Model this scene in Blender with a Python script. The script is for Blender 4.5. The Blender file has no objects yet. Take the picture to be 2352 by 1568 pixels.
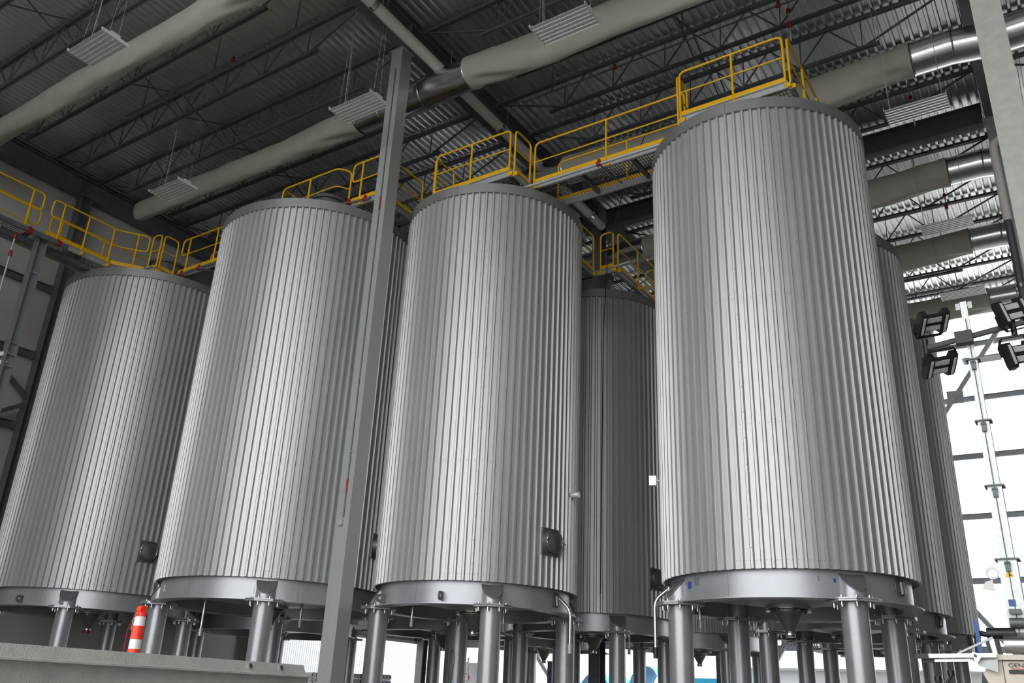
import bpy, math, random
from mathutils import Vector, Matrix, noise
random.seed(7)
C = bpy.context.scene.collection
SC = bpy.context.scene
PI = math.pi
# ------------------------------------------------------------------ camera
yaw, pitch, roll, FPX = -0.5974073, 0.3915758, 0.0464436, 1980.5
fw = Vector((math.sin(yaw)*math.cos(pitch), math.cos(yaw)*math.cos(pitch), math.sin(pitch)))
rt = Vector((math.cos(yaw), -math.sin(yaw), 0)); up = rt.cross(fw)
r2 = rt*math.cos(roll)+up*math.sin(roll); u2 = -rt*math.sin(roll)+up*math.cos(roll)
cd = bpy.data.cameras.new('camera'); cam = bpy.data.objects.new('camera', cd); C.objects.link(cam)
M = Matrix((r2, u2, -fw)).transposed().to_4x4(); M.translation = (0, 0, 1.6)
cam.matrix_world = M
cd.sensor_width = 36; cd.lens = FPX/2352*36; cd.clip_start = .05; cd.clip_end = 2000
SC.camera = cam
# ------------------------------------------------------------------ sky (overcast) and exposure
W = bpy.data.worlds.new('overcast_sky'); SC.world = W; W.use_nodes = True
nt = W.node_tree; bg = nt.nodes['Background']
tc = nt.nodes.new('ShaderNodeTexCoord'); sp = nt.nodes.new('ShaderNodeSeparateXYZ'); cr = nt.nodes.new('ShaderNodeValToRGB')
nt.links.new(tc.outputs['Generated'], sp.inputs[0]); nt.links.new(sp.outputs['Z'], cr.inputs[0]); nt.links.new(cr.outputs[0], bg.inputs[0])
cr.color_ramp.elements[0].position = 0; cr.color_ramp.elements[0].color = (.93, .96, 1, 1)
cr.color_ramp.elements[1].position = .8; cr.color_ramp.elements[1].color = (1, 1, 1, 1)
bg.inputs[1].default_value = 3.8
SC.view_settings.view_transform = 'Standard'; SC.view_settings.look = 'None'
SC.view_settings.gamma = 1; SC.view_settings.use_curve_mapping = False
SC.view_settings.exposure = 0.0

# ------------------------------------------------------------------ materials
def mat(name, col, metal=0., rough=.5, var=.0, vscale=3., bump=0., bscale=20., stretch=None, col2=None, kind='noise', spec=None):
    m = bpy.data.materials.new(name); m.use_nodes = True
    n = m.node_tree; b = n.nodes['Principled BSDF']; L = n.links
    b.inputs['Base Color'].default_value = (*col, 1); b.inputs['Metallic'].default_value = metal; b.inputs['Roughness'].default_value = rough
    if spec is not None: b.inputs['Specular IOR Level'].default_value = spec
    if var or bump or col2:
        t = n.nodes.new('ShaderNodeTexCoord'); mp = n.nodes.new('ShaderNodeMapping'); L.new(t.outputs['Object'], mp.inputs[0])
        if stretch: mp.inputs['Scale'].default_value = stretch
        if kind == 'voronoi': tx = n.nodes.new('ShaderNodeTexVoronoi'); tx.inputs['Scale'].default_value = vscale; out = tx.outputs['Color']
        else: tx = n.nodes.new('ShaderNodeTexNoise'); tx.inputs['Scale'].default_value = vscale; tx.inputs['Detail'].default_value = 6; out = tx.outputs[0]
        L.new(mp.outputs[0], tx.inputs['Vector'])
        if var or col2:
            rp = n.nodes.new('ShaderNodeValToRGB'); L.new(out, rp.inputs[0])
            c2 = col2 or tuple(min(1, c*(1+var)) for c in col)
            rp.color_ramp.elements[0].position = .3; rp.color_ramp.elements[1].position = .7
            rp.color_ramp.elements[0].color = (*[c*(1-var) for c in col], 1); rp.color_ramp.elements[1].color = (*c2, 1)
            L.new(rp.outputs[0], b.inputs['Base Color'])
            mr = n.nodes.new('ShaderNodeMapRange'); mr.inputs['To Min'].default_value = max(.05, rough-.06); mr.inputs['To Max'].default_value = rough+.08
            L.new(out, mr.inputs[0]); L.new(mr.outputs[0], b.inputs['Roughness'])
        if bump:
            nb = n.nodes.new('ShaderNodeTexNoise'); nb.inputs['Scale'].default_value = bscale; L.new(mp.outputs[0], nb.inputs['Vector'])
            bp = n.nodes.new('ShaderNodeBump'); bp.inputs['Strength'].default_value = bump; bp.inputs['Distance'].default_value = .02
            L.new(nb.outputs[0], bp.inputs['Height']); L.new(bp.outputs[0], b.inputs['Normal'])
    return m
Mcl = mat('ribbed_steel_cladding', (.45, .447, .44), .55, .42, .05, 2., stretch=(1, 1, .15))
Mbd = mat('painted_rim_band', (.27, .268, .265), .5, .42, .04, 3.)
Mrg = mat('grey_primer_steel', (.40, .41, .425), .5, .36, .07, 4.)
Mlg = mat('grey_leg_steel', (.36, .365, .375), .5, .33, .07, 5.)
Mgv = mat('galvanized_steel', (.43, .445, .44), .45, .48, .06, 60., kind='voronoi')
Mgb = mat('weathered_galvanized_beam', (.40, .405, .37), .25, .55, .10, 9., .25, 160.)
Mgt2 = mat('end_wall_steel_bloom', (.50, .53, .56), .4, .5, .08, 5.)  # colour lightened to take in the bloom of the bright sky behind
Mgd = mat('dark_galvanized_steel', (.13, .14, .15), .35, .48, .15, 6.)
Mgr = mat('girder_primer', (.14, .145, .15), .25, .5, .12, 5.)
Mdk = mat('roof_deck_steel', (.80, .81, .81), .92, .30)
Myl = mat('yellow_paint', (.72, .40, .004), 0., .38, .05, 6.)
Mfb = mat('beige_duct_fabric', (.42, .405, .35), 0., .85, .05, 3., .25, 6.)
Mal = mat('spiral_duct_steel', (.62, .64, .66), 1., .22, .06, 6., .04, 4.)
Mwp = mat('white_pvc', (.72, .70, .66), 0., .4, .03, 5.)
Mrd = mat('red_paint', (.28, .015, .015), 0., .4, .1, 9.)
Mbk = mat('black_plastic', (.012, .012, .014), 0., .45)
Mss = mat('stainless_steel', (.56, .53, .49), 1., .25, .06, 9.)
Mbr = mat('brushed_manway_steel', (.27, .26, .24), .8, .4, .15, 7.)
Mwl = mat('insulated_wall_panel', (.46, .45, .425), .1, .5, .03, 1.)
Mcc = mat('concrete_slab', (.24, .235, .22), 0., .8, .12, .8)
Mgn = mat('gravel_yard', (.72, .71, .69), 0., .95, .2, .6)
Mlp = mat('white_reflector', (.74, .74, .74), .35, .3)
Mor = mat('orange_plastic', (.80, .045, .015), 0., .45, .05, 9.)
Mrf = mat('white_reflective_sleeve', (.75, .75, .73), 0., .35)
Mbg = mat('beige_enclosure_paint', (.62, .55, .44), 0., .4, .02, 5.)
Mbl = mat('blue_tarp', (.01, .30, .52), 0., .4, .25, 2.)
Mbs = mat('blue_sticker', (.02, .08, .30), 0., .4)
Mgc = mat('green_cord', (.02, .12, .02), 0., .6)
Mcb = mat('cable_grey', (.45, .44, .42), .2, .5)
Mwh = mat('white_building_siding', (.78, .80, .84), 0., .6)
Mgl = mat('window_glass', (.10, .14, .20), 0., .1)
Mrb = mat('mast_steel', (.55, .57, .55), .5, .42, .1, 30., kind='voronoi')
Mwd = mat('dark_blue_panel', (.015, .03, .09), 0., .5)
Mld = mat('led_lens', (.62, .64, .66), .2, .25)
Mtx = mat('dark_lettering', (.02, .02, .03), 0., .5)
Mrt = mat('red_lettering', (.7, .03, .03), 0., .5)
Mye = mat('warning_yellow', (.85, .55, .02), 0., .45)
Mcon = mat('rubber_black', (.02, .02, .02), 0., .7)
Mgrn = mat('green_tape', (.02, .2, .05), 0., .6)
Mgd2 = mat('tower_galvanized_steel', (.24, .25, .255), .4, .48, .1, 20.)
Mcap = mat('stub_cap_paint', (.15, .15, .152), .2, .45)
# grating
def grating_mat():
    m = bpy.data.materials.new('bar_grating_steel'); m.use_nodes = True
    b = m.node_tree.nodes['Principled BSDF']; b.inputs['Base Color'].default_value = (.16, .165, .17, 1); b.inputs['Metallic'].default_value = .5; b.inputs['Roughness'].default_value = .5
    return m
Mgt = grating_mat()
# wall panel seams and micro ribs by bump
def wall_mat():
    m = Mwl; n = m.node_tree; L = n.links; b = n.nodes['Principled BSDF']
    t = n.nodes.new('ShaderNodeTexCoord'); s = n.nodes.new('ShaderNodeSeparateXYZ'); L.new(t.outputs['Object'], s.inputs[0])
    def wave(scale, thr):
        k = n.nodes.new('ShaderNodeMath'); k.operation = 'MULTIPLY'; k.inputs[1].default_value = scale; L.new(s.outputs['Y'], k.inputs[0])
        f = n.nodes.new('ShaderNodeMath'); f.operation = 'FRACT'; L.new(k.outputs[0], f.inputs[0])
        g = n.nodes.new('ShaderNodeMath'); g.operation = 'GREATER_THAN'; g.inputs[1].default_value = thr; L.new(f.outputs[0], g.inputs[0]); return g
    a = wave(1/.12, .8); c = wave(1/1.06, .985)
    ad = n.nodes.new('ShaderNodeMath'); ad.operation = 'MAXIMUM'; L.new(a.outputs[0], ad.inputs[0]); L.new(c.outputs[0], ad.inputs[1])
    bp = n.nodes.new('ShaderNodeBump'); bp.invert = True; bp.inputs['Strength'].default_value = 1.; bp.inputs['Distance'].default_value = .03
    L.new(ad.outputs[0], bp.inputs['Height']); L.new(bp.outputs[0], b.inputs['Normal'])
wall_mat()
# perforated fabric
def fabric_holes():
    m = Mfb; n = m.node_tree; L = n.links; b = n.nodes['Principled BSDF']
    uv = n.nodes.new('ShaderNodeUVMap'); s = n.nodes.new('ShaderNodeSeparateXYZ'); L.new(uv.outputs[0], s.inputs[0])
    def mth(op, a, v=None):
        k = n.nodes.new('ShaderNodeMath'); k.operation = op
        if isinstance(a, float): k.inputs[0].default_value = a
        else: L.new(a, k.inputs[0])
        if v is not None:
            if isinstance(v, float): k.inputs[1].default_value = v
            else: L.new(v, k.inputs[1])
        return k.outputs[0]
    fx = mth('ABSOLUTE', mth('SUBTRACT', mth('FRACT', mth('MULTIPLY', s.outputs['X'], 18.)), .5))
    rows = None
    for v0 in (.43, .45):
        dv = mth('MULTIPLY', mth('ABSOLUTE', mth('SUBTRACT', s.outputs['Y'], v0)), 44.)
        d = mth('LESS_THAN', mth('ADD', mth('MULTIPLY', fx, fx), mth('MULTIPLY', dv, dv)), .03)
        rows = d if rows is None else mth('MAXIMUM', rows, d)
    mx = n.nodes.new('ShaderNodeMix'); mx.data_type = 'RGBA'; L.new(rows, mx.inputs[0])
    src = b.inputs['Base Color'].links[0].from_socket; L.new(src, mx.inputs[6]); mx.inputs[7].default_value = (.05, .05, .04, 1)
    L.new(mx.outputs[2], b.inputs['Base Color'])
fabric_holes()

# ------------------------------------------------------------------ mesh helper
class MB:
    def __init__(s): s.v = []; s.f = []; s.sm = []; s.uv = None
    def add(s, vs, fs, smooth=False):
        o = len(s.v); s.v += [tuple(v) for v in vs]
        for f in fs: s.f.append(tuple(i+o for i in f)); s.sm.append(smooth)
    def box(s, c, d, rz=0, M=None):
        x, y, z = d[0]/2, d[1]/2, d[2]/2
        vs = [Vector((i*x, j*y, k*z)) for i in (-1, 1) for j in (-1, 1) for k in (-1, 1)]
        R = M or Matrix.Rotation(rz, 3, 'Z'); c = Vector(c)
        s.add([R @ v+c for v in vs], [(0, 1, 3, 2), (4, 6, 7, 5), (0, 4, 5, 1), (2, 3, 7, 6), (0, 2, 6, 4), (1, 5, 7, 3)])
        return s
    def b2(s, a, b): return s.box([(a[i]+b[i])/2 for i in range(3)], [abs(b[i]-a[i]) for i in range(3)])
    def frame(s, p, q, hint=None):
        p = Vector(p); q = Vector(q); w = (q-p); w.normalize()
        h = Vector(hint) if hint else Vector((0, 0, 1))
        if abs(w.dot(h)) > .98: h = Vector((1, 0, 0))
        u = w.cross(h).normalized(); v = u.cross(w).normalized()
        return p, q, w, u, v
    def bar(s, p, q, wu, wv, hint=None):
        p, q, w, u, v = s.frame(p, q, hint)
        vs = [e+u*(i*wu/2)+v*(j*wv/2) for e in (p, q) for i, j in ((-1, -1), (1, -1), (1, 1), (-1, 1))]
        s.add(vs, [(3, 2, 1, 0), (4, 5, 6, 7), (0, 1, 5, 4), (1, 2, 6, 5), (2, 3, 7, 6), (3, 0, 4, 7)]); return s
    def prof(s, p, q, pts, hint=None):      # extrude closed 2D profile (u,v) from p to q
        p, q, w, u, v = s.frame(p, q, hint); n = len(pts)
        vs = [e+u*a+v*b for e in (p, q) for a, b in pts]
        s.add(vs, [tuple(range(n-1, -1, -1)), tuple(range(n, 2*n))]+[(i, (i+1) % n, n+(i+1) % n, n+i) for i in range(n)]); return s
    def ibeam(s, p, q, h, b, tf=.018, tw=.012, hint=None):
        P = [(-b/2, -h/2), (b/2, -h/2), (b/2, -h/2+tf), (tw/2, -h/2+tf), (tw/2, h/2-tf), (b/2, h/2-tf), (b/2, h/2), (-b/2, h/2), (-b/2, h/2-tf), (-tw/2, h/2-tf), (-tw/2, -h/2+tf), (-b/2, -h/2+tf)]
        return s.prof(p, q, P, hint)
    def chan(s, p, q, h, b, t=.012, hint=None):
        P = [(0, -h/2), (b, -h/2), (b, -h/2+t), (t, -h/2+t), (t, h/2-t), (b, h/2-t), (b, h/2), (0, h/2)]
        return s.prof(p, q, P, hint)
    def tube(s, p, q, r, n=12, r2=None, cap=True):
        p, q, w, u, v = s.frame(p, q); r2 = r if r2 is None else r2
        vs = [e+(u*math.cos(2*PI*i/n)+v*math.sin(2*PI*i/n))*rr for e, rr in ((p, r), (q, r2)) for i in range(n)]
        s.add(vs, [(i, (i+1) % n, n+(i+1) % n, n+i) for i in range(n)], True)
        if cap: s.add(vs, [tuple(range(n-1, -1, -1)), tuple(range(n, 2*n))])
        return s
    def path(s, pts, r, n=10, closed=False):
        pts = [Vector(p) for p in pts]; rings = []; m = len(pts); pu = None
        for i in range(m):
            a = pts[max(0, i-1)] if not closed else pts[(i-1) % m]; b = pts[min(m-1, i+1)] if not closed else pts[(i+1) % m]
            w = (b-a).normalized()
            if pu is None:
                h = Vector((0, 0, 1)) if abs(w.z) < .9 else Vector((1, 0, 0)); u = w.cross(h).normalized()
            else:
                u = (pu-w*pu.dot(w)).normalized()
            pu = u; v = w.cross(u); rr = r[i] if isinstance(r, (list, tuple)) else r
            rings += [pts[i]+(u*math.cos(2*PI*k/n)+v*math.sin(2*PI*k/n))*rr for k in range(n)]
        fs = [(i*n+k, i*n+(k+1) % n, ((i+1) % m)*n+(k+1) % n, ((i+1) % m)*n+k) for i in range(m if closed else m-1) for k in range(n)]
        s.add(rings, fs, True)
        if not closed: s.add(rings, [tuple(range(n-1, -1, -1)), tuple(range((m-1)*n, m*n))])
        return s
    def lathe(s, pr, n=48, smooth=True, closed=False, soft=False):
        if smooth and not soft and len(pr) > 2:
            q = pr+[pr[0]] if closed else pr
            for a, b in zip(q[:-1], q[1:]): s.lathe([a, b], n, True)
            return s
        k = len(pr); vs = [(r*math.cos(2*PI*i/n), r*math.sin(2*PI*i/n), z) for i in range(n) for r, z in pr]
        fs = [(i*k+j, ((i+1) % n)*k+j, ((i+1) % n)*k+(j+1) % k, i*k+(j+1) % k) for i in range(n) for j in range(k if closed else k-1)]
        s.add(vs, fs, smooth); return s
    def build(s, name, m, parent=None, loc=None):
        me = bpy.data.meshes.new(name); me.from_pydata(s.v, [], s.f); me.polygons.foreach_set('use_smooth', s.sm)
        if s.uv:
            ul = me.uv_layers.new(name='UVMap')
            for l in me.loops: ul.data[l.index].uv = s.uv[l.vertex_index]
        me.materials.append(m)
        if getattr(s, 'nscrew', 0):
            me.materials.append(Mgd); n_ = len(s.f)
            for p in me.polygons[n_-s.nscrew:]: p.material_index = 1
        me.update()
        o = bpy.data.objects.new(name, me); C.objects.link(o)
        if parent: o.parent = parent
        if loc is not None: o.location = loc
        return o
def sub(mb, org):
    mb.v = [(v[0]-org[0], v[1]-org[1], v[2]-org[2]) for v in mb.v]; return mb
def tag(o, label, cat, group=None, kind=None):
    o['label'] = label; o['category'] = cat
    if group: o['group'] = group
    if kind: o['kind'] = kind
    return o
def thing(name, label, cat, loc=(0, 0, 0), rz=0, group=None):
    o = bpy.data.objects.new(name, None); C.objects.link(o); o.location = loc; o.rotation_euler = (0, 0, rz); o.empty_display_size = .2
    return tag(o, label, cat, group)
def struct(name, mb, m, label=None, cat=None):
    o = mb.build(name, m); o['kind'] = 'structure'
    if label: o['label'] = label; o['category'] = cat
    return o
def inst(o, parent=None, loc=None):
    c = o.copy(); C.objects.link(c)
    if parent: c.parent = parent
    if loc is not None: c.location = loc
    return c
def copy_tree(o, parent=None):
    c = o.copy(); C.objects.link(c); c.parent = parent
    for ch in list(o.children): copy_tree(ch, c)
    return c
def dup(o, loc, label=None, rz=None, group=None):
    c = copy_tree(o); c.location = loc
    if label: c['label'] = label
    if rz is not None: c.rotation_euler = (0, 0, rz)
    if group: c['group'] = group
    return c
def rnd(pts, r=.09, k=4):                 # polyline with rounded corners
    pts = [Vector(p) for p in pts]; out = [pts[0]]
    for i in range(1, len(pts)-1):
        a, b, c = pts[i-1], pts[i], pts[i+1]; d1 = (a-b); d2 = (c-b); rr = min(r, d1.length*.49, d2.length*.49)
        p = b+d1.normalized()*rr; q = b+d2.normalized()*rr
        for t in range(k+1):
            t /= k; out.append(p*(1-t)**2+b*2*t*(1-t)+q*t*t)
    out.append(pts[-1]); return out

# ------------------------------------------------------------------ the building
XW, XG, XR = -25.35, -11.55, -.2          # wall face, middle girder, right girder
YF = 34.3; YN = -5.0; XE = 24.0
ZB, ZT = 15.8, 16.45                      # girder underside / top
struct('floor', MB().b2((-26, -30, -.2), (XE+1, 60, 0)), Mcc)
struct('ground', MB().b2((-260, -260, -.32), (260, 260, -.21)), Mgn)
struct('wall_left', MB().b2((XW-.12, YN, 0), (XW, 22.3, 17)).b2((XW-.12, 22.3, 3.6), (XW, YF+.2, 17)).b2((XW-.12, 33.4, 0), (XW, YF+.2, 3.6)), Mwl)
struct('wall_right_blocker', MB().b2((XE, YN, 0), (XE+.12, YF+.2, 17)), Mwl)  # unseen wall, put in to keep light off the tanks' right sides
mb = MB(); pit = .2032; dp = .076; x = XW-.1; prof_pts = []
struct('wall_near', MB().b2((XW, YN-.12, 0), (-15.5, YN, 17)).b2((8, YN-.12, 0), (XE, YN, 17)), Mwl)
struct('wall_far', MB().b2((2.5, YF+.25, 0), (XE, YF+.37, 17)).b2((XW, YF+.25, 3.7), (-13.2, YF+.37, 17)), Mwl)  # right stretch is unseen, closed to darken the tanks' right sides
while x < XE+.1:
    prof_pts += [(x, 0), (x+.055, 0), (x+.075, dp), (x+pit-.02, dp)]; x += pit
vs = [(a, y, ZT+.12+b) for y in (YN, YF+.2) for a, b in prof_pts]; n = len(prof_pts)
mb.add(vs, [(i, i+1, n+i+1, n+i) for i in range(n-1)])
struct('ceiling', mb, Mdk)
struct('trim_1', MB().b2((XW-.1, YN, ZT+.12+dp+.01), (XE+.1, YF+.2, ZT+.36)), Mgd)

def column(x, y, z, label, m=Mgv, sz=.36, rz=0, details=None, group=None):
    t = thing('steel_column', label, 'column', (x, y, 0), rz, group)
    MB().ibeam((0, 0, 0.02), (0, 0, z-.02), sz, sz*.98, .022, .016, hint=(0, 1, 0)).build('shaft', m, t)
    MB().box((0, 0, .012), (sz+.16, sz+.16, .024)).build('base_plate', m, t)
    MB().box((0, 0, z-.01), (sz+.1, sz+.1, .02)).build('cap_plate', m, t)
    return t
def boxcol(x, y, z, label, sz=.34, Mgv=Mgv):
    t = thing('steel_column', label, 'column', (x, y, 0))
    MB().box((0, 0, z/2), (sz, sz, z-.04)).build('shaft', Mgv, t)
    MB().box((0, 0, .012), (sz+.2, sz+.2, .024)).build('base_plate', Mgv, t)
    MB().box((0, 0, z-.01), (sz+.08, sz+.08, .02)).build('cap_plate', Mgv, t)
    return t
fc = boxcol(-11.78, 12.05, ZB, 'tall galvanized steel column standing between the two middle front tanks')
# conduit, red marks and box on the column
c0 = (-11.78, 12.05, 0)
cd_ = MB().tube((.03, -.185, 4.62), (.03, -.185, 15.2), .013, 8)
cd_.build('conduit', Mgd, fc)
for za, zb in ((5.1, 5.36), (11.35, 11.7)): MB().tube((.03, -.187, za), (.03, -.187, zb), .019, 8).build('red_pipe_marker', Mrd, fc)
MB().box((.0, -.20, 4.53), (.09, .06, .11)).build('junction_box', Mcb, fc)
for z in (5.9, 8.3, 10.2, 12.9): MB().box((.03, -.18, z), (.08, .02, .025)).build('conduit_clamp', Mgv, fc)
cn = boxcol(.1, 12.15, ZB, 'wide galvanized column cut by the upper right frame edge', .38, Mgb)
column(XR, 21.7, ZB, 'galvanized column behind the nearest right column with a white drain pipe', sz=.34)
column(XR, 31.0, ZB, 'farthest galvanized column at the right, standing near the open end wall', sz=.34)
column(XG, 21.7, ZB, 'steel column behind the middle tanks where two roof girders meet', Mgd, .34)
column(XG, 31.0, ZB, 'dark steel column behind the rear tank row under the middle girder', Mgd, .34)
for i, y in enumerate((2.7, 12.1, 21.7, 31.0)):
    column(XW+.3, y, ZB, ['dark wall column at the near left, outside the tank row', 'dark steel wall column left of the leftmost tank', 'dark wall column hidden behind the leftmost tanks', 'dark wall column at the far left corner of the hall'][i], Mgr, .34)
def girder(p, q, label, h=.65, b=.3, m=Mgr):
    t = thing('roof_girder', label, 'girder', p); d = Vector(q)-Vector(p)
    MB().ibeam((0, 0, 0), d, h, b, .03, .016).build('beam', m, t)
    u = d.normalized(); L = d.length; k = int(L//9.4); w = u.cross(Vector((0, 0, 1)))
    for i in range(1, k+1):
        c = u*(i*9.45-2); mb = MB()
        for s_ in (-1, 1): mb.box(c+w*(s_*b/4), (abs(u.x)*.016+abs(w.x)*b*.47, abs(u.y)*.016+abs(w.y)*b*.47, h-.07))
        mb.build('stiffener', m, t)
    return t
zc = (ZB+ZT)/2
girder((XW+.3, YN, zc), (XW+.3, YF, zc), 'dark roof girder running along the top of the left wall')
girder((XG, YN, zc), (XG, YF, zc), 'dark roof girder beside the long white drain pipe')
girder((12.0, YN, zc), (12.0, YF, zc), 'roof girder beyond the right column line, outside the frame')
girder((XR, YN, zc), (XR, YF, zc), 'roof girder on the right line of columns')
girder((XG+.2, 21.85, zc), (XR-.2, 21.85, zc), 'deep dark cross girder above the gap between the middle and right tanks', .62)
girder((XW+.5, 21.85, zc), (XG-.2, 21.85, zc), 'dark cross girder hidden over the left rear tanks', .62)

# open web joists
def make_joist(x0, x1, label, group):
    t = thing('roof_joist', label, 'joist', (x0, 0, 0), 0, group); L = x1-x0
    zt = ZT+.065; zb = 15.66; e = 1.8
    mb = MB()
    for s_ in (-1, 1): mb.bar((0, s_*.035, zt), (L, s_*.035, zt), .05, .075)
    mb.build('top_chord', Mgd, t)
    mb = MB()
    for s_ in (-1, 1): mb.bar((e, s_*.033, zb), (L-e, s_*.033, zb), .045, .06)
    mb.build('bottom_chord', Mgd, t)
    n = max(2, round((L-2*e-.8)/1.5)); st = (L-2*e-.8)/n; xb = [e+.4+i*st for i in range(n+1)]
    w = MB()
    for i, xx in enumerate(xb):
        if i < n:
            w.bar((xx, 0, zb), (xx+st/2, 0, zt), .03, .03); w.bar((xx+st/2, 0, zt), (xx+st, 0, zb), .03, .03)
        w.bar((xx+.03, 0, zb), (xx+.06, 0, zt), .022, .022)
    w.bar((xb[0], 0, zb), (.15, 0, zt), .04, .04); w.bar((xb[-1], 0, zb), (L-.15, 0, zt), .04, .04)
    w.build('web', Mgd, t)
    s = MB()
    for xx in (.1, L-.1): s.box((xx, 0, ZT+.015), (.2, .13, .03))
    s.build('bearing_seat', Mgd, t)
    return t
ys = [12.4+1.59*k for k in range(-7, 14)]
bays = [(XW+.3, XG, 'slender open-web steel roof joist over the left half, left of the white drain pipe', 'roof joists left of the middle girder'),
        (XG, XR, 'slender open-web steel roof joist between the white drain pipe and the right column line', 'roof joists between the middle and right girders'),
        (XR, 12.0, 'open-web roof joist to the right of the right column line', 'roof joists right of the right girder')]
for x0, x1, lb, gp in bays:
    j0 = None
    for y in ys:
        if abs(y-21.94) < .2: continue
        if j0 is None: j0 = make_joist(x0, x1, lb, gp); j0.location.y = y
        else: dup(j0, (x0, y, 0))
# bridging between joists
def bridging(x, label):
    mb = MB(); zt = ZT-.02; zb = 15.70
    yy = [y for y in ys]
    for a, b in zip(yy[:-1], yy[1:]):
        mb.bar((0, a, zt), (0, b, zb), .028, .028); mb.bar((.07, a, zb), (.07, b, zt), .028, .028)
    t = mb.build('cross_bridging', Mgd, None, (x, 0, 0)); tag(t, label, 'bracing')
bridging(-18.6, 'crossed angle bracing between joists over the left tanks')
bridging(-5.8, 'crossed angle bracing between joists over the right front tank')

# left wall framing
GZ = (3.77, 6.0, 8.2, 10.35, 12.5)
for i, z in enumerate(GZ):
    for j, (y0, y1) in enumerate(((2.9, 11.93), (12.27, 21.5), (21.9, 30.8))):
        if j and z > 7: lb = 'dark wall girt behind the left tanks, %s bay' % ('middle', 'far')[j-1]
        g = thing('wall_girt', 'horizontal steel wall girt on the left wall, %s from the floor, %s bay' % (('lowest', 'second', 'third', 'fourth', 'fifth')[i], ('near', 'middle', 'far')[j]), 'girt', (XW+.14, y0, z))
        MB().chan((0, 0, 0), (0, y1-y0, 0), .2, .09).build('channel', Mgd, g)
        for yy in (.07, y1-y0-.07): MB().box((0.05, yy, 0), (.1, .13, .24)).build('clip', Mgd, g)
for p, q, lb in (((XW+.42, 2.9, 15.4), (XW+.42, 11.9, 9.0), 'long diagonal wall brace above the left access tower'), ((XW+.42, 2.9, 3.0), (XW+.42, 11.9, 8.8), 'lower diagonal wall brace behind the left access tower')):
    o = MB().bar((0, 0, 0), Vector(q)-Vector(p), .12, .12).build('wall_brace', Mgd, None, p); tag(o, lb, 'brace')
# far wall framing (open to the sky)
for i, z in enumerate(GZ+(14.6,)):
    g = thing('end_wall_girt', 'horizontal girt of the open end wall, %s' % ('lowest, seen low between the tank legs', 'second from the bottom', 'third from the bottom', 'fourth from the bottom', 'fifth from the bottom, with a gusset plate', 'topmost, just under the roof')[i], 'girt', (XW+.2, YF, z))
    MB().chan((0, 0, 0), (2.3-XW, 0, 0), .2, .1).build('channel', Mgt2, g)
    for xx in (-4.6, XG+1.0): MB().box((xx-XW, -.1, 0), (.05, .2, .26)).build('girt_clip', Mgd, g)
for p, q, lb in (((-1.2, YF-.25, 15.3), (-4.9, YF-.25, 10.35), 'slanting end wall brace behind the mast lamps'), ((-4.9, YF-.25, 6.7), (-1.8, YF-.25, 2.4), 'end wall brace dropping behind the generator'),
                 ((-9.5, YF-.25, 5.0), (-11.4, YF-.25, 2.0), 'end wall brace seen low between the right tank legs'), ((-24.8, YF-.25, 8), (-20, YF-.25, 2.0), 'end wall brace at the far left corner')):
    t = thing('end_wall_brace', lb, 'brace', p); d = Vector(q)-Vector(p)
    MB().bar((0, 0, 0), d, .16, .16).build('tube', Mgt2, t)
    for f in (.25, .75)[:1]: MB().box(d*.55 if p[0] == -1.2 else d*.3, (.55, .02, .5)).build('gusset_plate', Mgt2, t)
for i, xx in enumerate((-18.4, -5.4, 6.5)):
    column(xx, YF+.1, ZB+.6, ('end wall post in the far left bay', 'end wall post behind the rightmost rear tank', 'end wall post beyond the right columns')[i], Mgd, .26)
o = MB().ibeam((XW+.3, YF+.1, zc), (XE, YF+.1, zc), .5, .25).build('end_wall_beam', Mgr); tag(o, 'beam along the top of the open end wall', 'beam')

# white roof drain pipe under middle girder
t = thing('roof_drain_pipe', 'long white roof drain pipe with metal couplings under the roof', 'pipe', (-11.18, 4, 15.58))
MB().tube((.12, 0, 0), (-.06, 17.3, 0), .135, 20).build('pipe', Mwp, t)
for k in range(7):
    y = 1.2+k*2.55
    mb = MB().tube((.12-.0104*y, y-.07, 0), (.12-.0104*y, y+.07, 0), .15, 20); mb.build('coupling', Mal, t)
    MB().tube((.12-.0104*y, y+.3, .13), (.12-.0104*y, y+.3, .85), .008, 6).build('hanger_rod', Mgv, t)
# right drain pipe on column
t = thing('roof_drain_pipe', 'white drain pipe with an elbow beside the right rear column', 'pipe', (XR, 21.4, 0))
MB().path(rnd([(1.6, -.02, 15.0), (-.1, -.02, 15.0), (-.1, -.02, 12.7)], .25, 6), .1, 16).build('pipe', Mwp, t)
MB().tube((-.1, -.02, 12.7), (-.1, -.02, 2.0), .085, 14).build('lower_pipe', Mgd, t)
MB().tube((-.1, -.02, 10.9), (-.1, -.02, 11.0), .11, 14).build('coupling', Mal, t)

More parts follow.
